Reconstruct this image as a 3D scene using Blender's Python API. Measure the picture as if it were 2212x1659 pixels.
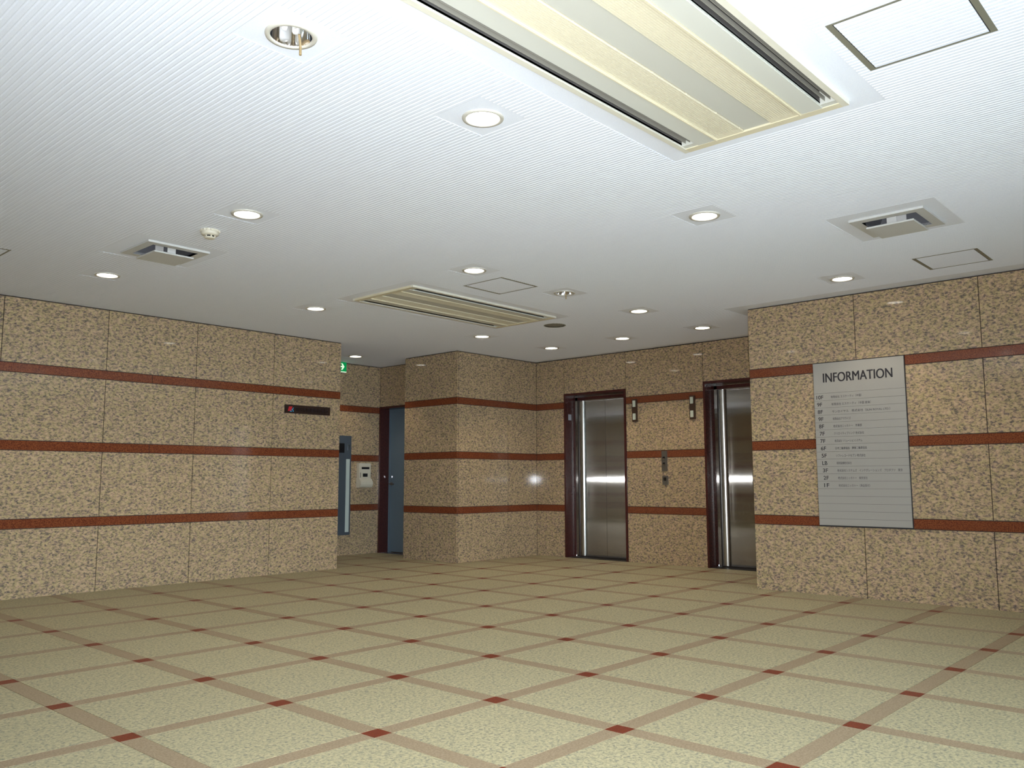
import bpy, bmesh, math, random
from mathutils import Vector, Matrix
random.seed(7)
for o in list(bpy.data.objects): bpy.data.objects.remove(o)
C = bpy.context.scene.collection
PI = math.pi
H = 2.657                       # ceiling height

# ---------------------------------------------------------------- camera
scn = bpy.context.scene
CAM = Vector((-2.2611, -2.8060, 1.0100))
RV = Vector((0.67365, -0.73904, -0.00256)); UV = Vector((-0.08195, -0.07815, 0.99357)); FV = Vector((0.73449, 0.66911, 0.11346))
FV.normalize(); RV = (RV - FV * RV.dot(FV)).normalized(); UV = RV.cross(FV)
FPX = 1831.57
cam = bpy.data.cameras.new('camera'); cam.sensor_width = 36; cam.lens = FPX / 2212 * 36; cam.sensor_fit = 'HORIZONTAL'
cam.clip_start = 0.05
co = bpy.data.objects.new('camera', cam); C.objects.link(co)
m = Matrix((RV, UV, -FV)).transposed().to_4x4(); m.translation = CAM
co.matrix_world = m
scn.camera = co

def on_screen(p, mx=140):
    d = Vector(p) - CAM; z = d.dot(FV)
    if z < 0.4: return False
    x = 1106 + FPX * d.dot(RV) / z; y = 829.5 - FPX * d.dot(UV) / z
    return -mx < x < 2212 + mx and -mx < y < 1659 + mx

# ---------------------------------------------------------------- world, flash, exposure
DAY = 15
FLASH = 850
DOWN = 20
w = bpy.data.worlds.new('overcast_sky'); scn.world = w; w.use_nodes = True
bg = w.node_tree.nodes['Background']; bg.inputs[0].default_value = (0.74, 0.86, 1.0, 1); bg.inputs[1].default_value = DAY
fl = bpy.data.lights.new('camera_flash', 'SPOT'); fl.energy = FLASH; fl.color = (0.88, 0.93, 1.0)
fl.spot_size = math.radians(114); fl.spot_blend = 1.0; fl.shadow_soft_size = 0.012
fo = bpy.data.objects.new('camera_flash', fl); C.objects.link(fo)
fm = m @ Matrix.Rotation(math.radians(9), 4, 'X'); fm.translation = CAM + UV * 0.03 + RV * 0.045 + FV * 0.01; fo.matrix_world = fm
scn.view_settings.view_transform = 'Standard'; scn.view_settings.look = 'None'
scn.view_settings.exposure = 0.08; scn.view_settings.gamma = 1.0; scn.view_settings.use_curve_mapping = False

# ---------------------------------------------------------------- materials
def srgb(r, g, b):
    f = lambda c: (c / 255 / 12.92) if c / 255 <= .04045 else ((c / 255 + .055) / 1.055) ** 2.4
    return (f(r), f(g), f(b), 1)
def mat(name, col, rough=.5, metal=0, spec=.5, emit=None, es=0):
    mt = bpy.data.materials.new(name); mt.use_nodes = True
    b = mt.node_tree.nodes['Principled BSDF']
    b.inputs['Base Color'].default_value = col; b.inputs['Roughness'].default_value = rough
    b.inputs['Metallic'].default_value = metal; b.inputs['Specular IOR Level'].default_value = spec
    if emit: b.inputs['Emission Color'].default_value = emit; b.inputs['Emission Strength'].default_value = es
    return mt
def speckle(name, stops, scale, rough, spec=.5, stretch=(1, 1, 1), rot=(0, 0, 0), tint=None, detail=3.5, bump=0.0, scale2=None, stops2=None, coat=0):
    mt = mat(name, (1, 1, 1, 1), rough, 0, spec); nt = mt.node_tree; N = nt.nodes; L = nt.links
    b = N['Principled BSDF']
    g = N.new('ShaderNodeNewGeometry'); mp = N.new('ShaderNodeMapping'); mp.inputs['Scale'].default_value = stretch
    mp.inputs['Rotation'].default_value = rot
    L.new(g.outputs['Position'], mp.inputs['Vector'])
    n = N.new('ShaderNodeTexNoise'); n.inputs['Scale'].default_value = scale; n.inputs['Detail'].default_value = detail; n.inputs['Roughness'].default_value = .62
    n.inputs['Distortion'].default_value = .6
    L.new(mp.outputs[0], n.inputs['Vector'])
    r = N.new('ShaderNodeValToRGB'); L.new(n.outputs['Fac'], r.inputs[0])
    def fill(r, st):
        while len(r.color_ramp.elements) < len(st): r.color_ramp.elements.new(.5)
        for e, (p, c) in zip(r.color_ramp.elements, st): e.position = p; e.color = c
    fill(r, stops)
    out = r.outputs[0]
    if stops2:
        n2 = N.new('ShaderNodeTexNoise'); n2.inputs['Scale'].default_value = scale2; n2.inputs['Detail'].default_value = 2
        mp2 = N.new('ShaderNodeMapping'); mp2.inputs['Location'].default_value = (3.1, 7.7, 1.3); L.new(g.outputs['Position'], mp2.inputs['Vector'])
        L.new(mp2.outputs[0], n2.inputs['Vector'])
        r2 = N.new('ShaderNodeValToRGB'); L.new(n2.outputs['Fac'], r2.inputs[0]); fill(r2, stops2)
        mx = N.new('ShaderNodeMix'); mx.data_type = 'RGBA'; mx.blend_type = 'MULTIPLY'; mx.inputs[0].default_value = 1
        L.new(out, mx.inputs[6]); L.new(r2.outputs[0], mx.inputs[7]); out = mx.outputs[2]
    L.new(out, b.inputs['Base Color'])
    if bump:
        bp = N.new('ShaderNodeBump'); bp.inputs['Strength'].default_value = bump; bp.inputs['Distance'].default_value = .002
        L.new(n.outputs['Fac'], bp.inputs['Height']); L.new(bp.outputs[0], b.inputs['Normal'])
    return mt
G = {}
G['granite'] = speckle('tan_granite', [(.35, srgb(112, 102, 97)), (.43, srgb(148, 131, 114)), (.51, srgb(184, 160, 128)), (.63, srgb(204, 178, 144))],
    38, .05, .38, (1, 1, 1.7), (.5, .35, .4), stops2=[(.35, (.88, .93, .80, 1)), (.65, (1, .95, 1.0, 1))], scale2=34)
G['red_band'] = speckle('red_granite', [(.38, srgb(92, 48, 34)), (.5, srgb(124, 66, 42)), (.64, srgb(142, 82, 50))], 120, .07, .5)
G['dark_stone'] = speckle('dark_red_polished_stone', [(.38, srgb(52, 24, 26)), (.5, srgb(70, 33, 32)), (.64, srgb(86, 44, 38))], 120, .2, .4)
G['floor_tile'] = speckle('floor_granite', [(.37, srgb(136, 133, 118)), (.45, srgb(170, 162, 132)), (.55, srgb(191, 181, 144)), (.66, srgb(202, 191, 156))],
    75, .55, .35, stops2=[(.35, (.95, .95, .93, 1)), (.65, (1, .985, .95, 1))], scale2=40)
G['floor_strip'] = speckle('floor_strip_granite', [(.38, srgb(144, 125, 99)), (.5, srgb(160, 140, 112)), (.62, srgb(172, 151, 124))], 130, .5, .35)
G['floor_dot'] = speckle('floor_red_granite', [(.4, srgb(106, 40, 20)), (.6, srgb(132, 56, 30))], 140, .45, .35)
G['grout'] = mat('grout', srgb(178, 172, 152), .9)
G['joint'] = mat('dark_joint', srgb(58, 48, 42), .9)
G['ceil'] = speckle('ceiling_board', [(.4, srgb(234, 239, 250)), (.6, srgb(243, 247, 255))], 300, .85, .2, bump=.25)
G['white_paint'] = mat('white_enamel', srgb(228, 226, 220), .45)
G['ring'] = mat('downlight_ring', srgb(206, 202, 190), .4)
G['chrome'] = mat('chrome', (.9, .9, .92, 1), .08, 1)
G['lamp'] = mat('lamp_face', (1, 1, 1, 1), .5, 0, .2, (1, .97, .9, 1), 9)
G['bulb'] = mat('frosted_bulb', srgb(245, 245, 242), .3)
def brushed(name, col, rough, aniso, rotv, scale=(2, 2, 500), spread=.75):
    mt = mat(name, col, rough, 1); nt = mt.node_tree; N = nt.nodes; L = nt.links; b = N['Principled BSDF']
    b.inputs['Anisotropic'].default_value = aniso; b.inputs['Anisotropic Rotation'].default_value = rotv
    t = N.new('ShaderNodeTangent'); t.direction_type = 'RADIAL'; t.axis = 'Z'; L.new(t.outputs[0], b.inputs['Tangent'])
    g = N.new('ShaderNodeNewGeometry'); mp = N.new('ShaderNodeMapping'); mp.inputs['Scale'].default_value = scale
    L.new(g.outputs['Position'], mp.inputs[0]); n = N.new('ShaderNodeTexNoise'); n.inputs['Scale'].default_value = 1; n.inputs['Detail'].default_value = 3
    L.new(mp.outputs[0], n.inputs['Vector'])
    r = N.new('ShaderNodeMapRange'); r.inputs[3].default_value = rough * .8; r.inputs[4].default_value = rough * 1.25
    L.new(n.outputs['Fac'], r.inputs[0]); L.new(r.outputs[0], b.inputs['Roughness'])
    # hairline scratches tilt the surface sideways at a tiny scale
    wn = N.new('ShaderNodeTexWhiteNoise'); wn.noise_dimensions = '3D'; sc = N.new('ShaderNodeVectorMath'); sc.operation = 'SCALE'; sc.inputs['Scale'].default_value = 2500
    L.new(g.outputs['Position'], sc.inputs[0]); L.new(sc.outputs[0], wn.inputs['Vector'])
    mr = N.new('ShaderNodeMapRange'); mr.inputs[3].default_value = -spread; mr.inputs[4].default_value = spread; L.new(wn.outputs['Value'], mr.inputs[0])
    cx = N.new('ShaderNodeCombineXYZ'); L.new(mr.outputs[0], cx.inputs['Y'])
    ad = N.new('ShaderNodeVectorMath'); ad.operation = 'ADD'; L.new(g.outputs['Normal'], ad.inputs[0]); L.new(cx.outputs[0], ad.inputs[1])
    nm = N.new('ShaderNodeVectorMath'); nm.operation = 'NORMALIZE'; L.new(ad.outputs[0], nm.inputs[0]); L.new(nm.outputs[0], b.inputs['Normal'])
    return mt
G['steel'] = brushed('hairline_stainless', (.44, .41, .37, 1), .06, 1.0, 0, (400, 400, 2))
G['bright_steel'] = mat('bright_stainless', (.42, .41, .38, 1), .24, 1)
G['sill'] = mat('dark_sill_metal', srgb(60, 56, 54), .5, .6)
G['board'] = mat('silver_board', srgb(170, 167, 160), .45, .15)
G['board_edge'] = mat('board_edge', srgb(40, 42, 48), .5)
G['ink'] = mat('dark_ink', srgb(34, 32, 40), .6)
G['ink_soft'] = mat('faded_ink', srgb(84, 82, 84), .6)
G['plaque'] = mat('brown_black_plaque', srgb(52, 38, 34), .25)
G['plaque_text'] = mat('plaque_lettering', srgb(24, 18, 22), .3)
G['logo_red'] = mat('logo_red', srgb(190, 32, 44), .5)
G['logo_blue'] = mat('logo_blue', srgb(60, 150, 190), .5)
G['green'] = mat('exit_green', srgb(0, 130, 70), .5, 0, .3, srgb(0, 150, 80), .55)
G['exit_white'] = mat('exit_white', srgb(220, 245, 215), .5, 0, .3, srgb(225, 250, 215), .8)
G['ac_cream'] = mat('aged_cream_plastic', srgb(222, 213, 184), .5)
G['ac_grille'] = mat('cream_louvre_plastic', srgb(224, 216, 190), .5)
G['ac_panel'] = mat('grey_white_plastic', srgb(208, 208, 198), .5)
G['ac_dark'] = mat('dark_cavity', srgb(30, 30, 34), .8)
G['ac_gap'] = mat('filter_brown', srgb(140, 128, 106), .9)
G['vane'] = mat('grey_vane', srgb(150, 147, 136), .45)
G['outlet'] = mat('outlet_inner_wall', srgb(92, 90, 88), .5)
G['ac_side'] = mat('pale_cream_frame', srgb(222, 218, 202), .5)
G['ac_centre'] = mat('centre_shade_plastic', srgb(198, 197, 186), .5)  # panel plastic darkened to paint in the centre's grazing-light shade
G['hatch_frame'] = mat('hatch_aluminium', srgb(140, 138, 122), .5, .3)
G['vent'] = mat('vent_grey_paint', srgb(204, 204, 200), .5)
G['door_blue'] = speckle('blue_grey_steel_door', [(.4, srgb(104, 124, 140)), (.6, srgb(112, 132, 148))], 300, .45)
G['blue_panel'] = mat('slate_panel', srgb(84, 94, 104), .4, .2)
G['strip_white'] = mat('frosted_strip', srgb(196, 208, 204), .4)
G['beige'] = mat('beige_plastic', srgb(216, 209, 190), .45)
G['black'] = mat('black_plastic', srgb(20, 20, 24), .35)
G['grey_plate'] = mat('grey_plate', srgb(120, 116, 110), .35, .6)
G['lantern_plate'] = mat('lantern_plate', srgb(92, 74, 64), .35, .6)
G['lantern_lens'] = mat('lantern_lens', srgb(206, 212, 196), .35)
G['sticker'] = mat('grey_sticker', srgb(170, 172, 182), .5)
G['wire'] = mat('brown_wire', srgb(160, 138, 98), .5)
G['asphalt'] = mat('pavement_grey', srgb(186, 186, 184), .9)
G['light_block'] = mat('light_block_slab', srgb(150, 150, 150), .9)
gm = bpy.data.materials.new('clear_glass'); gm.use_nodes = True; nt = gm.node_tree
for n in list(nt.nodes): nt.nodes.remove(n)
a = nt.nodes.new('ShaderNodeBsdfTransparent'); a.inputs[0].default_value = (.9, .93, .92, 1); g2 = nt.nodes.new('ShaderNodeBsdfGlossy'); g2.inputs['Roughness'].default_value = .02
fr = nt.nodes.new('ShaderNodeFresnel'); mxs = nt.nodes.new('ShaderNodeMixShader'); ou = nt.nodes.new('ShaderNodeOutputMaterial')
nt.links.new(fr.outputs[0], mxs.inputs[0]); nt.links.new(a.outputs[0], mxs.inputs[1]); nt.links.new(g2.outputs[0], mxs.inputs[2]); nt.links.new(mxs.outputs[0], ou.inputs[0])
G['glass'] = gm

# ---------------------------------------------------------------- helpers
def bx(bm, x0, x1, y0, y1, z0, z1):
    vs = [bm.verts.new((x, y, z)) for x in (x0, x1) for y in (y0, y1) for z in (z0, z1)]
    for f in ((0, 1, 3, 2), (4, 6, 7, 5), (0, 4, 5, 1), (2, 3, 7, 6), (0, 2, 6, 4), (1, 5, 7, 3)):
        bm.faces.new([vs[i] for i in f])
def quad(bm, pts): bm.faces.new([bm.verts.new(p) for p in pts])
def lathe(bm, prof, n=40, c=(0, 0), caps=False):
    rings = []
    for r, z in prof:
        if r < 1e-6: rings.append([bm.verts.new((c[0], c[1], z))])
        else: rings.append([bm.verts.new((c[0] + r * math.cos(2 * PI * i / n), c[1] + r * math.sin(2 * PI * i / n), z)) for i in range(n)])
    for a, b in zip(rings, rings[1:]):
        for i in range(n):
            j = (i + 1) % n
            if len(a) == 1 and len(b) == 1: continue
            if len(a) == 1: bm.faces.new((a[0], b[i], b[j]))
            elif len(b) == 1: bm.faces.new((a[i], b[0], a[j]))
            else: bm.faces.new((a[i], b[i], b[j], a[j]))
def tube(bm, pts, r, n=8):
    pts = [Vector(p) for p in pts]; rings = []
    for k, p in enumerate(pts):
        d = (pts[min(k + 1, len(pts) - 1)] - pts[max(k - 1, 0)]).normalized()
        s = d.cross(Vector((.3, .9, .31))).normalized(); t = d.cross(s)
        rings.append([bm.verts.new(p + (s * math.cos(2 * PI * i / n) + t * math.sin(2 * PI * i / n)) * r) for i in range(n)])
    for a, b in zip(rings, rings[1:]):
        for i in range(n): bm.faces.new((a[i], b[i], b[(i + 1) % n], a[(i + 1) % n]))
    bm.faces.new(rings[0]); bm.faces.new(rings[-1])
def mesh(name, bm, mt, smooth=False, fix=True):
    if fix: bmesh.ops.recalc_face_normals(bm, faces=bm.faces)
    me = bpy.data.meshes.new(name); bm.to_mesh(me); bm.free(); me.materials.append(mt)
    if smooth:
        for p in me.polygons: p.use_smooth = True
    return me
def obj(name, bm, mt, parent=None, smooth=False, fix=True, loc=None, label=None, kind=None):
    me = mesh(name, bm, mt, smooth, fix)
    o = bpy.data.objects.new(name, me); C.objects.link(o)
    if parent is not None: o.parent = parent
    if loc: o.location = loc
    if label: o['label'] = label
    if kind: o['kind'] = kind
    return o
def box(name, x0, x1, y0, y1, z0, z1, mt, parent=None, bev=0, label=None):
    bm = bmesh.new(); bx(bm, x0, x1, y0, y1, z0, z1)
    if bev: bmesh.ops.bevel(bm, geom=bm.edges[:], offset=bev, segments=2, affect='EDGES')
    return obj(name, bm, mt, parent, label=label)
def boxes(name, lst, mt, parent=None, label=None, kind=None):
    bm = bmesh.new()
    for b in lst: bx(bm, *b)
    return obj(name, bm, mt, parent, label=label, kind=kind)
def thing(name, label, cat, loc=(0, 0, 0), rz=0, group=None):
    o = bpy.data.objects.new(name, None); C.objects.link(o); o.location = loc; o.rotation_euler = (0, 0, rz)
    o.empty_display_size = .05
    o['label'] = label; o['category'] = cat
    if group: o['group'] = group
    return o
def struct(o): o['kind'] = 'structure'; return o
def dup(root, loc, label):
    r = root.copy(); C.objects.link(r); r.location = loc; r['label'] = label
    for ch in list(root.children):
        c = ch.copy(); C.objects.link(c); c.parent = r
        for gch in ch.children:
            d = gch.copy(); C.objects.link(d); d.parent = c
    return r
cache = {}
def piece(name, c, d, mt, parent):
    """a box stone of size d centred at c, sharing mesh data between equal sizes"""
    key = (name, round(d[0], 4), round(d[1], 4), round(d[2], 4), mt.name)
    if key not in cache:
        bm = bmesh.new(); bx(bm, -d[0] / 2, d[0] / 2, -d[1] / 2, d[1] / 2, -d[2] / 2, d[2] / 2); cache[key] = mesh(name, bm, mt)
    o = bpy.data.objects.new(name, cache[key]); C.objects.link(o); o.location = c
    if parent is not None: o.parent = parent
    return o

# ---------------------------------------------------------------- floor
floor = struct(boxes('floor', [(-4, 6.97, -5.2, 6.9, -.1, -.0035)], G['grout']))
P = .7; SW = .09; J = .0015
def clip(r):
    x0, x1, y0, y1 = r
    for ox0, ox1, oy0, oy1 in ((-9, 3.79, 5.47, 9), (-9, 9, 6.862, 9), (5.155, 9, 4.885, 5.9), (5.266, 9, -9, .958), (5.51, 9, 4.885, 9), (6.685, 9, -9, 9), (-9, -4, -9, 9), (-9, 9, -9, -5.2)):
        a0, a1, b0, b1 = max(x0, ox0), min(x1, ox1), max(y0, oy0), min(y1, oy1)
        if a1 <= a0 + 1e-6 or b1 <= b0 + 1e-6: continue
        if a0 <= x0 and a1 >= x1:
            if b0 <= y0 and b1 >= y1: return None
            if b0 <= y0: y0 = b1
            elif b1 >= y1: y1 = b0
        elif b0 <= y0 and b1 >= y1:
            if a0 <= x0: x0 = a1
            elif a1 >= x1: x1 = a0
    return (x0, x1, y0, y1) if x1 - x0 > .006 and y1 - y0 > .006 else None
rest = {'tile': bmesh.new(), 'border_strip': bmesh.new(), 'corner_stone': bmesh.new()}
fm_ = {'tile': G['floor_tile'], 'border_strip': G['floor_strip'], 'corner_stone': G['floor_dot']}
def blocked(p):
    # straight line from the camera to p on plan crosses the information wall or the left wall
    d = p - CAM
    if p.x > 5.266:
        t = (5.266 - CAM.x) / d.x
        if CAM.y + d.y * t < .93: return True
    if p.y > 5.47:
        t = (5.47 - CAM.y) / d.y
        if CAM.x + d.x * t < 3.75: return True
    return False
for i in range(-7, 11):
    for j in range(-9, 11):
        X = i * P; Y = j * P; h = SW / 2
        for nm, r in (('corner_stone', (X - h, X + h, Y - h, Y + h)), ('border_strip', (X + h, X + P - h, Y - h, Y + h)),
                      ('border_strip', (X - h, X + h, Y + h, Y + P - h)), ('tile', (X + h, X + P - h, Y + h, Y + P - h))):
            r = clip(r)
            if not r: continue
            x0, x1, y0, y1 = r; x0 += J; x1 -= J; y0 += J; y1 -= J
            p = Vector(((x0 + x1) / 2, (y0 + y1) / 2, 0))
            if (on_screen(p, 60 if nm != 'tile' else 300)) and not blocked(p):
                piece(nm, (p.x, p.y, -.005), (x1 - x0, y1 - y0, .01), fm_[nm], floor)
            else: bx(rest[nm], x0, x1, y0, y1, -.01, 0)
for nm, bm in rest.items(): obj(nm, bm, fm_[nm], floor, kind='stuff')
# thresholds of floor stone in front of the recessed doors
boxes('threshold', [(6.68, 6.9, 3.405, 4.36, -.02, -.001), (6.68, 6.9, 1.285, 2.24, -.02, -.001)], G['sill'], floor)
box('threshold', 5.51, 5.68, 5.95, 6.83, -.02, -.001, G['dark_stone'], floor)

# ---------------------------------------------------------------- walls
ROWS = [(0, .602, 'granite_panel'), (.602, .687, 'red_band'), (.687, 1.290, 'granite_panel'), (1.290, 1.377, 'red_band'), (1.377, 1.980, 'granite_panel'), (1.980, 2.065, 'red_band'), (2.065, H - .006, 'granite_panel')]
T = .02
def slab(parent, axis, val, sgn, s0, s1, z0, z1, nm):
    """stone slab whose face lies in the plane axis=val, facing sgn"""
    g = .0032
    s0 += g; s1 -= g; z0 += g if z0 > 0 else 0; z1 -= g
    mt = G['granite'] if nm == 'granite_panel' else G['red_band']
    cz = (z0 + z1) / 2
    if axis == 'x': piece(nm, (val - sgn * T / 2, (s0 + s1) / 2, cz), (T, s1 - s0, z1 - z0), mt, parent)
    else: piece(nm, ((s0 + s1) / 2, val - sgn * T / 2, cz), (s1 - s0, T, z1 - z0), mt, parent)
def clad(parent, axis, val, sgn, joints, band_joints=None, skip=None):
    for z0, z1, nm in ROWS:
        js = joints if nm == 'granite_panel' else (band_joints or [joints[0], joints[-1]])
        for a, b in zip(js, js[1:]):
            if skip and skip(a, b, z0, z1): continue
            slab(parent, axis, val, sgn, a, b, z0, z1, nm)
BK = .006   # how far the dark joint backing lies behind the faces
def wallbox(name, lst):
    return struct(boxes(name, lst, G['joint']))
wl = wallbox('wall_left', [(-4, 3.79 - BK, 5.47 + BK, 5.75, 0, H), (3.6, 3.79 - BK, 5.5, 6.862, 0, H)])
clad(wl, 'y', 5.47, -1, [-4, -3.455, -2.55, -1.645, -.74, .163, 1.068, 1.973, 2.883, 3.79], [-4, -2.1, -.29, 1.517, 3.79])
clad(wl, 'x', 3.79, 1, [5.47 + T, 6.17, 6.862])
wa = wallbox('wall_alcove', [(3.7, 5.7, 6.862 + BK, 7.0, 0, H)])
clad(wa, 'y', 6.862, -1, [3.79, 4.62, 5.51])
we = wallbox('wall_alcove_end', [(5.51 + BK, 5.66, 5.88, 5.95, 0, H), (5.51 + BK, 5.66, 5.9, 6.87, 2.075, H), (5.7, 5.75, 5.88, 6.9, 0, H)])
slab(we, 'x', 5.51, -1, 5.90, 6.862, 2.075, H - .006, 'granite_panel')
wp = wallbox('wall_pier', [(5.155 + BK, 6.8, 4.885 + BK, 5.9 - BK, 0, H)])
clad(wp, 'x', 5.155, -1, [4.885, 5.90])
clad(wp, 'y', 4.885, -1, [5.155 + T + .002, 6.098, 6.685], [5.155 + T + .002, 6.098, 6.685])
clad(wp, 'y', 5.90, 1, [5.155 + T, 5.51])
OP = [(3.38, 4.385), (1.26, 2.265)]
DT = 2.175
wv = wallbox('wall_elevator', [(6.685 + BK, 6.9, 4.385, 4.9, 0, H), (6.685 + BK, 6.9, 2.265, 3.38, 0, H), (6.685 + BK, 6.9, .9, 1.26, 0, H), (6.685 + BK, 6.9, .9, 4.9, DT, H), (7.1, 7.15, .9, 4.9, 0, H)])
for a, b in ((4.385, 4.885), (2.265, 3.38), (.958, 1.26)):
    clad(wv, 'x', 6.685, -1, [a, b])
for a, b in OP: slab(wv, 'x', 6.685, -1, a, b, DT, H - .006, 'granite_panel')
wr = wallbox('wall_right', [(5.266 + BK, 5.6, -5.2, .958 - BK, 0, H), (5.4, 6.9, .7, .958 - BK, 0, H)])
clad(wr, 'x', 5.266, -1, [-5.2, -4.07, -3.065, -2.063, -1.061, -.059, .958])
clad(wr, 'y', .958, 1, [5.266 + T, 5.97, 6.685])
wb = wallbox('wall_rear', [(-4.3, -4 - BK, -5.2, 5.5, 0, H)])
clad(wb, 'x', -4, 1, [-5.2, -4.3, -3.4, -2.5, -1.6, -.7, .2, 1.1, 2.0, 2.9, 3.8, 4.7, 5.47])

# glazed street front (outside the frame, lets the daylight in)
wf = struct(boxes('wall_front', [(-4.3, 5.6, -5.45, -5.2, 2.45, H + .1), (-4.3, -3.4, -5.45, -5.2, 0, 2.45), (2.1, 5.6, -5.45, -5.2, 0, 2.45)], G['granite']))
n = 0
for k in range(5):
    x0 = -3.4 + k * 1.1; n += 1
    wn = struct(boxes('window_%d' % n, [(x0, x0 + .05, -5.36, -5.28, 0, 2.45), (x0 + 1.05, x0 + 1.1, -5.36, -5.28, 0, 2.45), (x0, x0 + 1.1, -5.36, -5.28, 0, .08), (x0, x0 + 1.1, -5.36, -5.28, 2.38, 2.45)], G['hatch_frame']))
    box('pane', x0 + .05, x0 + 1.05, -5.325, -5.317, .08, 2.38, G['glass'], wn)
struct(boxes('ground', [(-30, 30, -40, -5.46, -.2, -.12)], G['asphalt']))

# ---------------------------------------------------------------- ceiling
ZB = H + .0020          # smooth base level, ribs hang down to H
LIGHTS = [(-.604, -.190), (.396, -.210), (.408, 1.845), (.475, 4.075), (2.372, -.222), (2.368, 1.810), (2.387, 3.975), (3.487, 1.800),
          (4.629, -.211), (4.612, 1.771), (4.611, 3.918), (5.849, 1.781), (5.817, 3.885), (5.826, 2.818), (4.58, 6.235)]
SPK = (4.644, 2.865)
AC = [(-.54, 1.36, -1.51, -.69), (2.37, 4.28, 2.545, 3.37)]
VENTS = [(.468, 3.06), (3.32, -1.07)]
HATCH = [(.68, 1.14, -2.14, -1.68), (4.37, 4.815, -1.28, -.836), (2.688, 3.138, 1.808, 2.26), (-.75, -.298, 3.82, 4.27)]
PATCH = [(-.64, 1.46, -1.635, -.570), (2.28, 4.38, 2.44, 3.49)] + [(x - .145, x + .145, y - .145, y + .145) for x, y in LIGHTS] + [(x - .33, x + .33, y - .32, y + .33) for x, y in VENTS] + \
        [(x0 - .001, x1 + .001, y0 - .001, y1 + .001) for x0, x1, y0, y1 in HATCH]
HOLES = [(a + .01, b - .01, c + .01, d - .01) for a, b, c, d in AC] + [(x - .19, x + .19, y - .19, y + .19) for x, y in VENTS] + [(x - .1, x + .1, y - .1, y + .1) for x, y in LIGHTS] + \
        [(SPK[0] - .12, SPK[0] + .12, SPK[1] - .12, SPK[1] + .12)]
bm = bmesh.new()
xs = sorted({-4.05, 7.1} | {v for h in HOLES for v in h[:2]}); ys = sorted({-5.25, 7.05} | {v for h in HOLES for v in h[2:]})
for a, b in zip(xs, xs[1:]):
    if b - a < 1e-5: continue
    for c, d in zip(ys, ys[1:]):
        mx_, my_ = (a + b) / 2, (c + d) / 2
        if any(h[0] < mx_ < h[1] and h[2] < my_ < h[3] for h in HOLES): continue
        quad(bm, [(a, c, ZB), (a, d, ZB), (b, d, ZB), (b, c, ZB)])
def annulus(bm, cx, cy, hs, r, z, n=40):
    for i in range(n):
        p = []
        for k in (i, i + 1):
            t = 2 * PI * k / n; c, s = math.cos(t), math.sin(t); q = hs / max(abs(c), abs(s)); p.append((cx + c * q, cy + s * q, z)); p.append((cx + c * r, cy + s * r, z))
        quad(bm, [p[0], p[1], p[3], p[2]])
for x, y in LIGHTS: annulus(bm, x, y, .1, .078, ZB)
annulus(bm, SPK[0], SPK[1], .12, .108, ZB)
ceil = struct(obj('ceiling', bm, G['ceil'], fix=False))
boxes('slab', [(-4.3, 7.2, -5.45, 7.1, H + .45, H + .6), (-4.3, -4.0, -5.45, 7.1, H, H + .45), (7.1, 7.2, -5.45, 7.1, H, H + .45), (-4.3, 7.2, 6.99, 7.1, H, H + .45), (-4.3, 7.2, -5.45, -5.2, H, H + .45)], G['light_block'], ceil)  # unseen slab and sides, added above the ceiling to block light
PITCH = .0255
def ribs(bm, x, y0, y1, zt, zb, w=PITCH):
    a, b = w * .46, w * .29
    v = [bm.verts.new(p) for p in ((x - a, y0, zt), (x - b, y0, zb), (x + b, y0, zb), (x + a, y0, zt), (x - a, y1, zt), (x - b, y1, zb), (x + b, y1, zb), (x + a, y1, zt))]
    for f in ((0, 1, 5, 4), (1, 2, 6, 5), (2, 3, 7, 6), (0, 3, 2, 1), (4, 5, 6, 7)): bm.faces.new([v[i] for i in f])
bm = bmesh.new()
k = 0; x = -4 + PITCH / 2
while x < 6.60:
    if x < 3.79: iv = [(-5.2, 5.47)]
    elif x < 5.10: iv = [(-5.2, 6.862)]
    elif x < 5.155: iv = [(1.116, 6.862)]
    elif x < 5.51: iv = [(1.116, 4.885), (5.9, 6.862)]
    else: iv = [(1.116, 4.885)]
    for p in PATCH + [(SPK[0] - .105, SPK[0] + .105, SPK[1] - math.sqrt(max(0, .112 ** 2 - (x - SPK[0]) ** 2)), SPK[1] + math.sqrt(max(0, .112 ** 2 - (x - SPK[0]) ** 2)))]:
        if p[0] - .008 < x < p[1] + .008:
            nv = []
            for a, b in iv:
                if p[3] <= a or p[2] >= b: nv.append((a, b)); continue
                if p[2] > a + .002: nv.append((a, p[2]))
                if p[3] < b - .002: nv.append((p[3], b))
            iv = nv
    for a, b in iv: ribs(bm, x, a, b, ZB, H)
    x += PITCH
obj('rib', bm, G['ceil'], ceil, kind='stuff')

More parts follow.
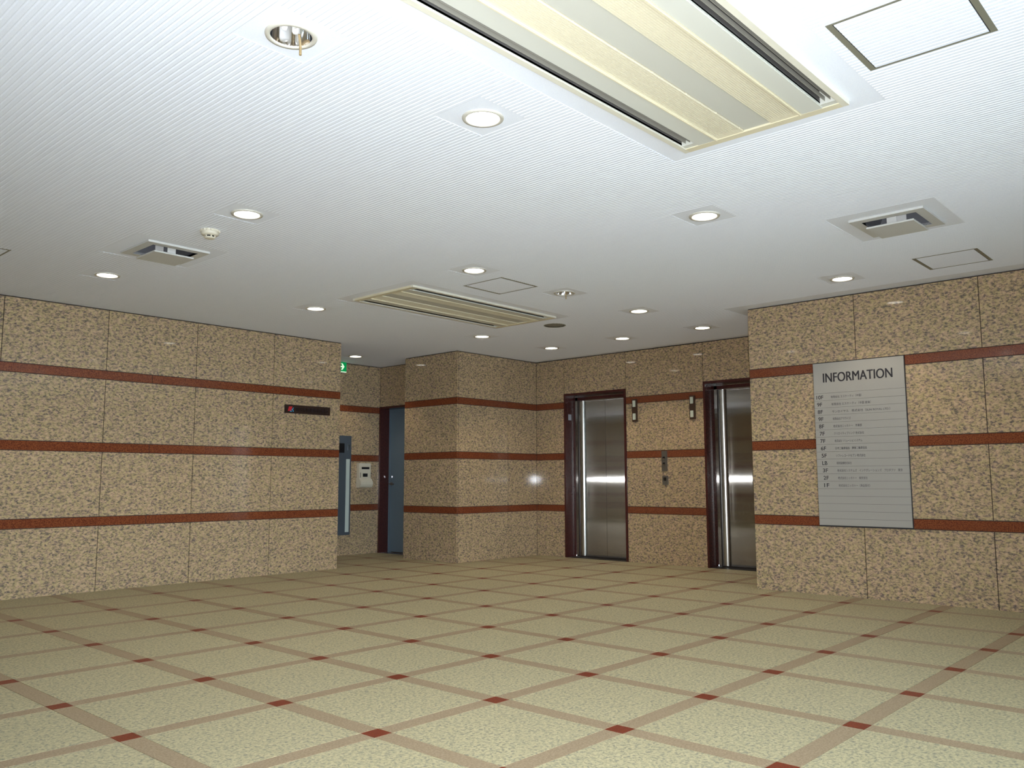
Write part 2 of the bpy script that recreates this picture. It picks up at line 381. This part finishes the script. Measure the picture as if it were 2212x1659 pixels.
# ---------------------------------------------------------------- lift doors and alcove door
def lift_door(name, y0, y1):
    """stone-framed lift entrance, y0 right edge, y1 left edge as seen"""
    d = struct(boxes(name, [(6.672, 6.89, y1 - .025, y1, 0, DT), (6.672, 6.89, y0, y0 + .025, 0, DT), (6.672, 6.89, y0 + .025, y1 - .025, DT - .025, DT)], G['dark_stone']))
    yl, yr = y1 - .025, y0 + .025
    boxes('steel_jamb', [(6.893, 6.903, yl - .036, yl, 0, DT - .025)], G['steel'], d)
    boxes('jamb_gap', [(6.903, 6.98, yl - .048, yl, 0, DT - .025)], G['sill'], d)
    boxes('steel_jamb', [(6.893, 6.903, yr, yr + .036, 0, DT - .025)], G['steel'], d)
    boxes('jamb_gap', [(6.903, 6.98, yr, yr + .048, 0, DT - .025)], G['sill'], d)
    for s, ya in ((1, yl - .048), (-1, yr + .048)):
        bm = bmesh.new(); pr = []
        for i in range(11):
            t = PI / 2 * i / 10
            pr.append((6.955 - .05 * math.cos(t), ya - s * (.082 * math.sin(t))))
        for (xa, yy), (xb, yb) in zip(pr, pr[1:]): quad(bm, [(xa, yy, 0), (xb, yb, 0), (xb, yb, DT - .08), (xa, yy, DT - .08)])
        obj('jamb_moulding', bm, G['bright_steel'], d, smooth=True, label='rounded polished steel moulding')
    boxes('header', [(6.893, 6.99, yr, yl, DT - .085, DT - .027)], G['dark_stone'], d)
    boxes('header_strip', [(6.886, 6.893, yr, yl, DT - .036, DT - .030), (6.886, 6.893, yr, yl, DT - .084, DT - .078)], G['bright_steel'], d)
    ym = (y0 + y1) / 2 + .02
    box('door_leaf', 6.958, 6.985, ym + .0015, yl - .125, .012, DT - .085, G['steel'], d)
    box('door_leaf', 6.958, 6.985, yr + .125, ym - .0015, .012, DT - .085, G['steel'], d)
    box('sill', 6.9, 7.0, yr, yl, 0, .012, G['sill'], d)
    box('shaft_backing', 6.99, 7.0, yr, yl, .012, DT - .03, G['black'], d)
    return d
d1 = lift_door('door_1', *OP[0]); d2 = lift_door('door_2', *OP[1])
d3 = struct(boxes('door_3', [(5.498, 5.66, 6.83, 6.862, 0, 2.075), (5.498, 5.66, 5.92, 5.95, 0, 2.075), (5.498, 5.66, 5.95, 6.83, 2.045, 2.075)], G['dark_stone']))
box('door_leaf', 5.667, 5.70, 5.98, 6.80, .012, 1.99, G['door_blue'], d3)
boxes('door_frame', [(5.658, 5.70, 6.80, 6.83, 0, 2.045), (5.658, 5.70, 5.95, 5.98, 0, 2.045), (5.658, 5.70, 5.98, 6.80, 1.99, 2.045)], G['door_blue'], d3)
bm = bmesh.new(); tube(bm, [(5.667, 6.747, 1.072), (5.655, 6.747, 1.072)], .014, 16)
obj('lock', bm, G['chrome'], d3)
bm = bmesh.new(); tube(bm, [(5.667, 6.77, .972), (5.63, 6.77, .972), (5.612, 6.76, .972), (5.61, 6.66, .968)], .009); bx(bm, 5.660, 5.667, 6.750, 6.790, .950, .995)
obj('door_handle', bm, G['grey_plate'], d3, smooth=False)

# ---------------------------------------------------------------- text
def text(body, name, parent, mt, width=None, height=.05, origin=(0, 0, 0), face='-x', align='LEFT', depth=.0012, off=.008):
    cu = bpy.data.curves.new(name, 'FONT'); cu.body = body; cu.size = 1; cu.extrude = 0; cu.offset = off
    t = bpy.data.objects.new(name, cu); C.objects.link(t)
    dg = bpy.context.evaluated_depsgraph_get(); dg.update()
    me = bpy.data.meshes.new_from_object(t.evaluated_get(dg)); bpy.data.objects.remove(t)
    xs = [v.co.x for v in me.vertices]; ys = [v.co.y for v in me.vertices]
    if not xs: return None
    a, b, c, d = min(xs), max(xs), min(ys), max(ys)
    sy = height / (d - c); sx = width / (b - a) if width else sy
    # text plane: x to the right, y up
    if face == '-x': R_, N_ = Vector((0, -1, 0)), Vector((-1, 0, 0))
    elif face == '-y': R_, N_ = Vector((1, 0, 0)), Vector((0, -1, 0))
    O = Vector(origin)
    for v in me.vertices:
        v.co = O + R_ * ((v.co.x - a) * sx) + Vector((0, 0, 1)) * ((v.co.y - (c + d) / 2) * sy) + N_ * depth
    me.materials.clear(); me.materials.append(mt)
    o = bpy.data.objects.new(name, me); C.objects.link(o); o.parent = parent
    return o

# ---------------------------------------------------------------- information board
XB = 5.266; yL, yR, zT, zBt = .324, -.463, 2.058, .612
ib = thing('information_board', 'tall silver directory board headed INFORMATION on the right granite wall', 'sign', (XB, 0, 0))
ib_inv = Vector((-XB, 0, 0))
def loc_shift(o, v):
    o.location = Vector(o.location) + v; return o
loc_shift(box('backing', XB - .014, XB, yR - .004, yL + .004, zBt - .010, zT + .004, G['board_edge'], ib), ib_inv)
ROW0 = 1.750; RP = .0655; rt = ROW0 + RP / 2 + .002
loc_shift(box('header_plate', XB - .020, XB - .0142, yR, yL, rt + .0008, zT, G['board'], ib), ib_inv)
nrow = int((rt - zBt) / RP) + 1
for r in range(nrow):
    z1 = rt - r * RP; z0 = max(z1 - RP, zBt)
    if z1 - z0 < .01: continue
    loc_shift(piece('name_strip', (XB - .0171, (yL + yR) / 2, (z0 + z1) / 2), (.0058, yL - yR, z1 - z0 - .0016), G['board'], ib), ib_inv)
o = text('INFORMATION', 'heading_lettering', ib, G['ink'], .60, .083, (XB - .020, .236, 1.923), off=0); loc_shift(o, ib_inv)
bm = bmesh.new(); bm.from_mesh(o.data); dupg = bmesh.ops.duplicate(bm, geom=bm.verts[:] + bm.edges[:] + bm.faces[:])
bmesh.ops.translate(bm, vec=(-.0002, -.0042, .0005), verts=[v for v in dupg['geom'] if isinstance(v, bmesh.types.BMVert)]); bm.to_mesh(o.data); bm.free()
ENT = [('10F', '有限会社 エスケーティ（中国）', .272), ('9F', '有限会社 エスケーティ（中国 倉庫）', .345), ('8F', 'サンロイヤル　株式会社（SUN ROYAL LTD.）', .50), ('9F', '有限会社アマライズ', .16),
       ('8F', '株式会社ニッカトー　作業部', .25), ('7F', 'クリエイティブリンク 株式会社', .262), ('7F', '株式会社 ソリューションシステム', .24), ('6F', '日本二輪車協会　関東二輪車協会', .275),
       ('5F', 'ソフトレコードセブン 株式会社', .255), ('LB', '昭和医療株式会社', .13), ('3F', '株式会社システムズ　インテグレーションズ　プロダクツ　東京', .55), ('2F', '株式会社ニッカトー　東京支社', .255), ('1F', '株式会社ニッカトー（商品受付）', .27)]
for k, (fl_, nm, wd) in enumerate(ENT):
    z = ROW0 - k * RP
    o = text(fl_, 'floor_lettering', ib, G['ink'], .062 if fl_ == '10F' else .046, .034, (XB - .020, .302 - .003 * k, z)); loc_shift(o, ib_inv)
    o = text(nm, 'name_lettering', ib, G['ink_soft'], wd, .024, (XB - .020, .172 - .003 * k, z - .002)); loc_shift(o, ib_inv); o['kind'] = 'stuff'

ib.location.x -= .002
# ---------------------------------------------------------------- plaque on the left wall
pq = thing('company_plaque', 'narrow dark brown company plaque with red and blue emblem on the left wall', 'sign', (3.33, 5.47, 1.822))
def child_at(o, p): o.location = Vector(o.location) - Vector(p); return o
PP = (3.33, 5.47, 1.822)
child_at(box('plate', 3.027, 3.636, 5.452, 5.47, 1.774, 1.870, G['plaque'], pq, bev=.002), PP)
bm = bmesh.new()
for pts in ([(0, .0), (.014, .052), (.060, .052), (.046, .0)],):
    quad(bm, [(3.062 + a, 5.4512, 1.798 + b) for a, b in pts])
child_at(obj('emblem', bm, G['logo_red'], pq, label='red slanted block emblem'), PP)
bm = bmesh.new()
for pts in ([(.048, .012), (.058, .012), (.078, .04), (.068, .04)], [(.058, .016), (.066, .024), (.080, -.006), (.066, -.006)], [(.03, -.008), (.055, -.008), (.05, .004), (.025, .004)]):
    quad(bm, [(3.062 + a, 5.4505, 1.798 + b) for a, b in pts])
child_at(obj('emblem', bm, G['logo_blue'], pq, label='small blue strokes beside the red block'), PP)
child_at(text('東日本商運株式会社', 'plaque_lettering', pq, G['plaque_text'], .44, .052, (3.165, 5.4515, 1.822), '-y'), PP)

# ---------------------------------------------------------------- alcove things
PE = (4.68, 6.862, 2.58)
ex = thing('exit_sign', 'green exit sign with a white arrow under the alcove ceiling', 'sign', PE)
child_at(box('housing', 4.44, 4.846, 6.79, 6.862, 2.51, 2.652, G['white_paint'], ex), PE)
child_at(box('green_face', 4.445, 4.842, 6.782, 6.79, 2.522, 2.652, G['green'], ex), PE)
bm = bmesh.new(); yy = 6.781; zc = 2.590
quad(bm, [(4.70, yy, zc - .009), (4.79, yy, zc - .009), (4.79, yy, zc + .009), (4.70, yy, zc + .009)])
for s in (1, -1): quad(bm, [(4.750, yy - .0004, zc + s * .045), (4.772, yy - .0004, zc + s * .045), (4.806, yy - .0004, zc), (4.778, yy - .0004, zc)])
quad(bm, [(4.445, yy, 2.514), (4.842, yy, 2.514), (4.842, yy, 2.523), (4.445, yy, 2.523)])
child_at(obj('arrow', bm, G['exit_white'], ex, fix=False), PE)

PB = (4.85, 6.862, .95)
sp = thing('wall_panel', 'tall narrow slate-grey panel with pale vertical strip beside the alcove terminal', 'panel', PB)
child_at(box('casing', 4.60, 4.982, 6.822, 6.862, .276, 1.638, G['blue_panel'], sp, bev=.003), PB)
child_at(box('light_strip', 4.893, 4.952, 6.815, 6.822, .318, 1.314, G['strip_white'], sp), PB)
child_at(box('dark_square', 4.76, 4.86, 6.818, 6.822, 1.40, 1.53, G['black'], sp), PB)
child_at(box('handle', 4.925, 4.933, 6.808, 6.822, 1.435, 1.51, G['bright_steel'], sp), PB)

sp.location.y -= .002
PI_ = (5.21, 6.862, 1.09)
it = thing('entry_terminal', 'beige wall terminal with dark display and square opening beside the blue-grey door', 'intercom', PI_)
child_at(box('casing', 5.107, 5.313, 6.80, 6.862, 1.045, 1.262, G['beige'], it, bev=.004), PI_)
bm = bmesh.new(); pr = [(6.862, .92), (6.795, .92), (6.765, .935), (6.752, .965), (6.755, 1.0), (6.775, 1.03), (6.80, 1.05), (6.862, 1.05)]
for (a, b), (c, d) in zip(pr, pr[1:]): quad(bm, [(5.104, a, b), (5.316, a, b), (5.316, c, d), (5.104, c, d)])
for X in (5.104, 5.316): bm.faces.new([bm.verts.new((X, a, b)) for a, b in pr])
child_at(obj('lower_shell', bm, G['beige'], it), PI_)
child_at(box('display', 5.150, 5.282, 6.797, 6.80, 1.178, 1.208, G['black'], it), PI_)
child_at(box('opening', 5.172, 5.252, 6.797, 6.80, 1.072, 1.118, G['black'], it), PI_)
child_at(box('slot', 5.126, 5.131, 6.797, 6.80, 1.06, 1.13, G['black'], it), PI_)

# ---------------------------------------------------------------- lift wall fittings
def lantern(y, label):
    r = thing('hall_lantern', label, 'lamp', (6.685, y, 1.888), group='hall lanterns between the lifts')
    box('plate', -.022, 0, -.037, .037, -.143, .143, G['lantern_plate'], r, bev=.002)
    box('lens', -.032, -.022, -.021, .021, .045, .125, G['lantern_lens'], r, bev=.003)
    box('lens', -.032, -.022, -.021, .021, -.118, -.038, G['lantern_lens'], r, bev=.003)
    return r
l1 = lantern(3.238, 'hall lantern plate with two pale lenses beside the fully visible left lift door')
l2 = dup(l1, (6.685, 2.413, 1.878), 'hall lantern plate with two pale lenses beside the half-hidden right lift door')
cp = thing('call_panel', 'slim steel lift call plate with two buttons between the lift doors', 'button panel', (6.685, 2.822, 1.245))
box('plate', -.014, 0, -.038, .038, -.124, .124, G['grey_plate'], cp, bev=.002)
for z in (.035, -.035):
    b_ = box('button', -.024, -.014, -.016, .016, z - .018, z + .018, G['black'], cp, bev=.003)
    box('button_rim', -.027, -.024, -.016, .016, z - .016, z - .004, G['bright_steel'], b_)
kp = thing('key_switch', 'small steel key switch plate below the lift call plate', 'switch', (6.685, 2.815, 1.012))
box('plate', -.014, 0, -.040, .040, -.056, .056, G['grey_plate'], kp, bev=.002)
box('key_barrel', -.022, -.014, -.018, .018, -.006, .034, G['black'], kp, bev=.003)
st = box('jamb_notice', 6.735, 6.80, 4.357, 4.36, 1.825, 1.905, G['sticker'])
st['label'] = 'small grey notice stuck on the dark stone jamb of the left lift'; st['category'] = 'sticker'

# ---------------------------------------------------------------- downlights
def downlight(lit, label, loc):
    r = thing('downlight', label, 'ceiling light', loc, group='lit downlights' if lit else 'unlit downlights')
    bm = bmesh.new(); lathe(bm, [(.076, .012), (.0765, -.004), (.080, -.0065), (.094, -.005), (.096, .0), (.096, .005)], 48)
    obj('trim_ring', bm, G['ring'], r, smooth=True)
    if lit:
        bm = bmesh.new(); lathe(bm, [(.0765, .0), (.0765, .004), (.0745, .006)], 40); obj('reflector', bm, G['chrome'], r, smooth=True)
        bm = bmesh.new(); lathe(bm, [(0, -.001), (.04, .0), (.0725, .003), (.0735, .006)], 40); o = obj('lens', bm, G['lamp'], r, smooth=True, fix=False)
        bm = bmesh.new(); lathe(bm, [(.078, .0), (.078, .12), (0, .12)], 32); obj('can', bm, G['white_paint'], r)
        li = bpy.data.lights.new('downlight_beam', 'SPOT'); li.energy = DOWN; li.color = (1, .86, .66); li.spot_size = math.radians(110); li.spot_blend = .35; li.shadow_soft_size = .05
        lo = bpy.data.objects.new('downlight_beam', li); C.objects.link(lo); lo.parent = r; lo.location = (0, 0, -.012)
    else:
        bm = bmesh.new(); lathe(bm, [(.0765, .0), (.072, .03), (.062, .065), (.045, .10), (.03, .115), (0, .118)], 40); obj('reflector', bm, G['chrome'], r, smooth=True)
        bm = bmesh.new(); lathe(bm, [(.030, .112), (.028, .085), (0, .083)], 20); obj('lamp_socket', bm, G['white_paint'], r, smooth=True)
        bm = bmesh.new()
        for t in (.4, 2.5, 4.6):
            cx, cy = .026 * math.cos(t), .026 * math.sin(t); lathe(bm, [(.013, .09), (.013, .03), (.009, .022), (0, .02)], 14, (cx, cy))
        obj('bulb', bm, G['bulb'], r, smooth=True)
        ex_, ey_ = .064, .036
        bm = bmesh.new(); tube(bm, [(ex_ - .02, ey_ - .02, .03), (ex_ - .004, ey_ - .004, .006), (ex_, ey_, -.01), (ex_ + .001, ey_, -.038)], .005); obj('loose_wire', bm, G['wire'], r)
    return r
LL = ['unlit downlight with a dangling wire, nearest the camera at the upper left',
      'bright downlight directly beside the large near air conditioner',
      'lit downlight next to the round smoke detector',
      'lit downlight farthest left, close above the left granite wall',
      'lit downlight between the near air conditioner and the right square vent',
      'lit downlight just left of the middle ceiling hatch',
      'lit downlight left of the small far air conditioner, above the dark plaque',
      'unlit downlight with a dangling wire, right of the middle ceiling hatch',
      'lit downlight above the information board near the right wall',
      'lit downlight right of the far unlit one, left of the right wall corner',
      'lit downlight in front of the pier corner, below the far air conditioner',
      'lit downlight above the half-hidden right lift door',
      'lit downlight above the left lift door, nearest the inner wall corner',
      'lit downlight above the wall between the two lift doors',
      'lit downlight in the alcove beside the green exit sign']
protoL = downlight(True, LL[1], (*LIGHTS[1], H)); protoU = downlight(False, LL[0], (*LIGHTS[0], H))
for k, (x, y) in enumerate(LIGHTS):
    if k < 2: continue
    dup(protoU if k == 7 else protoL, (x, y, H), LL[k])

# ---------------------------------------------------------------- speaker, detector
sk = thing('ceiling_speaker', 'dark round recessed ceiling speaker beside the far air conditioner', 'speaker', (SPK[0], SPK[1], H))
bm = bmesh.new(); lathe(bm, [(.104, .03), (.106, -.002), (.110, -.005), (.118, -.002), (.118, .006)], 48); obj('rim', bm, G['hatch_frame'], sk, smooth=True)
bm = bmesh.new(); lathe(bm, [(0, .018), (.105, .018)], 40); obj('cone', bm, mat('speaker_cloth', srgb(112, 103, 90), .8), sk)
bm = bmesh.new()
for q in range(-9, 10):
    hw = math.sqrt(max(0, .103 ** 2 - (q * .011) ** 2)); bx(bm, q * .011 - .0018, q * .011 + .0018, -hw, hw, .004, .007)
for q in (-.045, 0, .045): bx(bm, -.09, .09, q - .002, q + .002, .003, .005)
obj('grille', bm, mat('speaker_grille', srgb(128, 120, 104), .5), sk, kind='stuff')
bm = bmesh.new(); lathe(bm, [(.105, .0), (.105, .1), (0, .1)], 24); obj('can', bm, G['ac_dark'], sk)

sd = thing('smoke_detector', 'small cream round smoke detector between the left vent and a downlight', 'smoke detector', (.425, 2.335, H))
bm = bmesh.new(); lathe(bm, [(.060, .004), (.060, -.012), (.056, -.016)], 40)
for i in range(16):
    t = 2 * PI * i / 16; cx, cy = .058 * math.cos(t), .058 * math.sin(t); bx(bm, cx - .005, cx + .005, cy - .005, cy + .005, -.012, .002)
obj('base', bm, G['beige'], sd)
bm = bmesh.new(); lathe(bm, [(.057, -.012), (.056, -.026), (.048, -.034), (.03, -.036)], 40); obj('body', bm, G['beige'], sd, smooth=True)
bm = bmesh.new(); lathe(bm, [(.030, -.034), (.030, -.046)], 30); obj('sensor_slot', bm, G['black'], sd)
bm = bmesh.new(); lathe(bm, [(.034, -.046), (.034, -.050), (.028, -.055), (0, -.057)], 30)
for i in range(6):
    t = 2 * PI * i / 6 + .3; cx, cy = .031 * math.cos(t), .031 * math.sin(t); bx(bm, cx - .004, cx + .004, cy - .004, cy + .004, -.048, -.034)
obj('cap', bm, G['beige'], sd)

# ---------------------------------------------------------------- vents
def vent(loc, label, rz=0):
    r = thing('air_vent', label, 'vent', loc, rz, group='square air vents')
    bm = bmesh.new(); o, i, z0, z1 = .225, .165, -.012, .004
    for a, b, c, d in ((-o, o, i, o), (-o, o, -o, -i), (-o, -i, -i, i), (i, o, -i, i)): bx(bm, a, b, c, d, z0, z1)
    obj('frame', bm, G['vent'], r)
    # sloping inner throat
    bm = bmesh.new(); t = .125; zt = .09
    cs = [(-1, -1), (1, -1), (1, 1), (-1, 1)]
    for k in range(4):
        a, b = cs[k], cs[(k + 1) % 4]; quad(bm, [(a[0] * i, a[1] * i, -.011), (b[0] * i, b[1] * i, -.011), (b[0] * i, b[1] * i, .02), (a[0] * i, a[1] * i, .02)])
        quad(bm, [(a[0] * i, a[1] * i, .02), (b[0] * i, b[1] * i, .02), (b[0] * t, b[1] * t, zt), (a[0] * t, a[1] * t, zt)])
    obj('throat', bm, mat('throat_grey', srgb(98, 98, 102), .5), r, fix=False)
    bm = bmesh.new(); bx(bm, -.2, .2, -.2, .2, zt, .2); obj('duct', bm, G['ac_dark'], r)
    bm = bmesh.new(); bx(bm, -.145, .145, -.145, .145, -.052, -.040); bmesh.ops.bevel(bm, geom=bm.edges[:], offset=.002, segments=1, affect='EDGES'); obj('deflector_plate', bm, G['vent'], r)
    for a, b, c, d in ((-.030, .030, -.100, -.094), (-.030, .030, .094, .100)):
        bm = bmesh.new(); bx(bm, a, b, c, d, -.042, .10); obj('bracket', bm, G['white_paint'], r)
    return r
v1 = vent((VENTS[0][0], VENTS[0][1], H), 'square ceiling air vent with a drop plate at the left, beside the smoke detector')
v2 = dup(v1, (VENTS[1][0], VENTS[1][1], H), 'square ceiling air vent with a drop plate at the right, near the information board')
v2.rotation_euler = (0, 0, PI / 2)

# ---------------------------------------------------------------- hatches
HL = ['large-looking ceiling access hatch at the upper right beside the near air conditioner', 'ceiling access hatch at the right between the square vent and the wall',
      'ceiling access hatch in the middle between a lit and an unlit downlight', 'ceiling access hatch cut off by the left photo edge']
for (x0, x1, y0, y1), lb in zip(HATCH, HL):
    cx, cy = (x0 + x1) / 2, (y0 + y1) / 2; hx, hy = (x1 - x0) / 2, (y1 - y0) / 2
    r = thing('ceiling_hatch', lb, 'hatch', (cx, cy, H), group='ceiling access hatches')
    w_ = .012
    bm = bmesh.new()
    wy = .022; w_ = .010
    for a, b, c, d in ((-hx, hx, hy - wy, hy), (-hx, hx, -hy, -hy + wy), (-hx, -hx + w_, -hy + wy, hy - wy), (hx - w_, hx, -hy + wy, hy - wy)): bx(bm, a, b, c, d, .0002, .004)
    obj('frame', bm, G['hatch_frame'], r)
    g_ = .008
    bm = bmesh.new()
    for a, b, c, d in ((-hx, hx, hy - wy - g_, hy - wy), (-hx, hx, -hy + wy, -hy + wy + g_), (-hx, -hx + w_ + g_, -hy, hy), (hx - w_ - g_, hx, -hy, hy)): bx(bm, a, b, c, d, .0012, .0026)
    obj('gap', bm, G['board_edge'], r)
    hx -= w_ + .003; hy -= wy + .004
    pn = box('panel', -hx, hx, -hy, hy, .001, .0024, G['ceil'], r)
    bm = bmesh.new(); k = -hx + PITCH / 2
    while k < hx - PITCH / 3: ribs(bm, k, -hy, hy, .001, -.0006); k += PITCH
    obj('rib', bm, G['ceil'], pn, kind='stuff')

# ---------------------------------------------------------------- ceiling cassette air conditioners
def aircon(x0, x1, y0, y1, label):
    cx, cy = (x0 + x1) / 2, (y0 + y1) / 2; L_ = (x1 - x0) / 2; W = (y1 - y0) / 2
    r = thing('air_conditioner', label, 'air conditioner', (cx, cy, H), group='ceiling cassette air conditioners')
    s = W / .41; zf = -.016
    a_sl0, a_sl1, a_p, a_g = .382 * s, .312 * s, .215 * s, .066 * s
    for q in (1, -1):
        lo, hi = sorted((q * W, q * a_sl0)); box('side_frame', -L_, L_, lo, hi, zf, .004, G['ac_side'], r)
        lo, hi = sorted((q * L_, q * (L_ - .045))); box('end_frame', lo, hi, -a_sl0, a_sl0, zf, .004, G['ac_cream'], r)
    for q in (1, -1):
        bm = bmesh.new()
        lo, hi = sorted((q * a_sl0, q * a_sl1)); E = L_ - .045
        bx(bm, -E, E, lo - .002, hi + .002, .055, .06)
        obj('air_outlet', bm, G['ac_dark'], r)
        bm = bmesh.new()
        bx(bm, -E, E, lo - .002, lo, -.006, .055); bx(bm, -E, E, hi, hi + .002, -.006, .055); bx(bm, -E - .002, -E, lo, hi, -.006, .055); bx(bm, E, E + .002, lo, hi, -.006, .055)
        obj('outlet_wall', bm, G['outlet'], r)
        for f in (.34, .68):
            yv = lo + (hi - lo) * f
            bm = bmesh.new(); bx(bm, -E + .035, E - .035, yv - .001, yv + .0012, -.002, .018)
            obj('vane', bm, G['vane'], r)
        for e in (1, -1):
            xa, xb = sorted((e * E, e * (E - .035))); box('outlet_end', xa, xb, lo, hi, -.012, .05, G['ac_panel'], r)
        lo, hi = sorted((q * a_sl1, q * a_p))
        box('side_panel', -L_ + .045, L_ - .045, lo, hi, zf, .004, G['ac_panel'], r, bev=.003)
        # intake grille: fine louvres over a brown filter
        lo, hi = sorted((q * a_p, q * a_g)); lo += .002; hi -= .002
        box('filter', -E, E, lo, hi, .002, .006, G['ac_gap'], r)
        bm = bmesh.new(); ns = 14; sp_ = (hi - lo) / ns
        for i in range(ns):
            c = lo + sp_ * (i + .5); bx(bm, -E, E, c - sp_ * .33, c + sp_ * .33, -.013, -.001)
        nb = 7
        for i in range(nb + 1):
            xx = -E + 2 * E * i / nb; bx(bm, xx - .003, xx + .003, lo, hi, -.010, -.003)
        bx(bm, -E, -E + .04, lo, hi, -.0125, -.002); bx(bm, E - .04, E, lo, hi, -.0125, -.002)
        obj('louvre', bm, G['ac_grille'], r, kind='stuff')
        e_ = q * a_p
        box('grille_edge', -E, E, min(e_, e_ - q * .012), max(e_, e_ - q * .012), -.022, -.002, G['ac_cream'], r, bev=.003)
    box('centre_panel', -L_ + .045, L_ - .045, -a_g, a_g, zf + .008, .004, G['ac_centre'], r, bev=.003)
    return r
aircon(*AC[0], 'large near ceiling air conditioner with cream louvres, cut by the top photo edge')
aircon(*AC[1], 'far ceiling air conditioner with cream louvres, seen whole in front of the lifts')
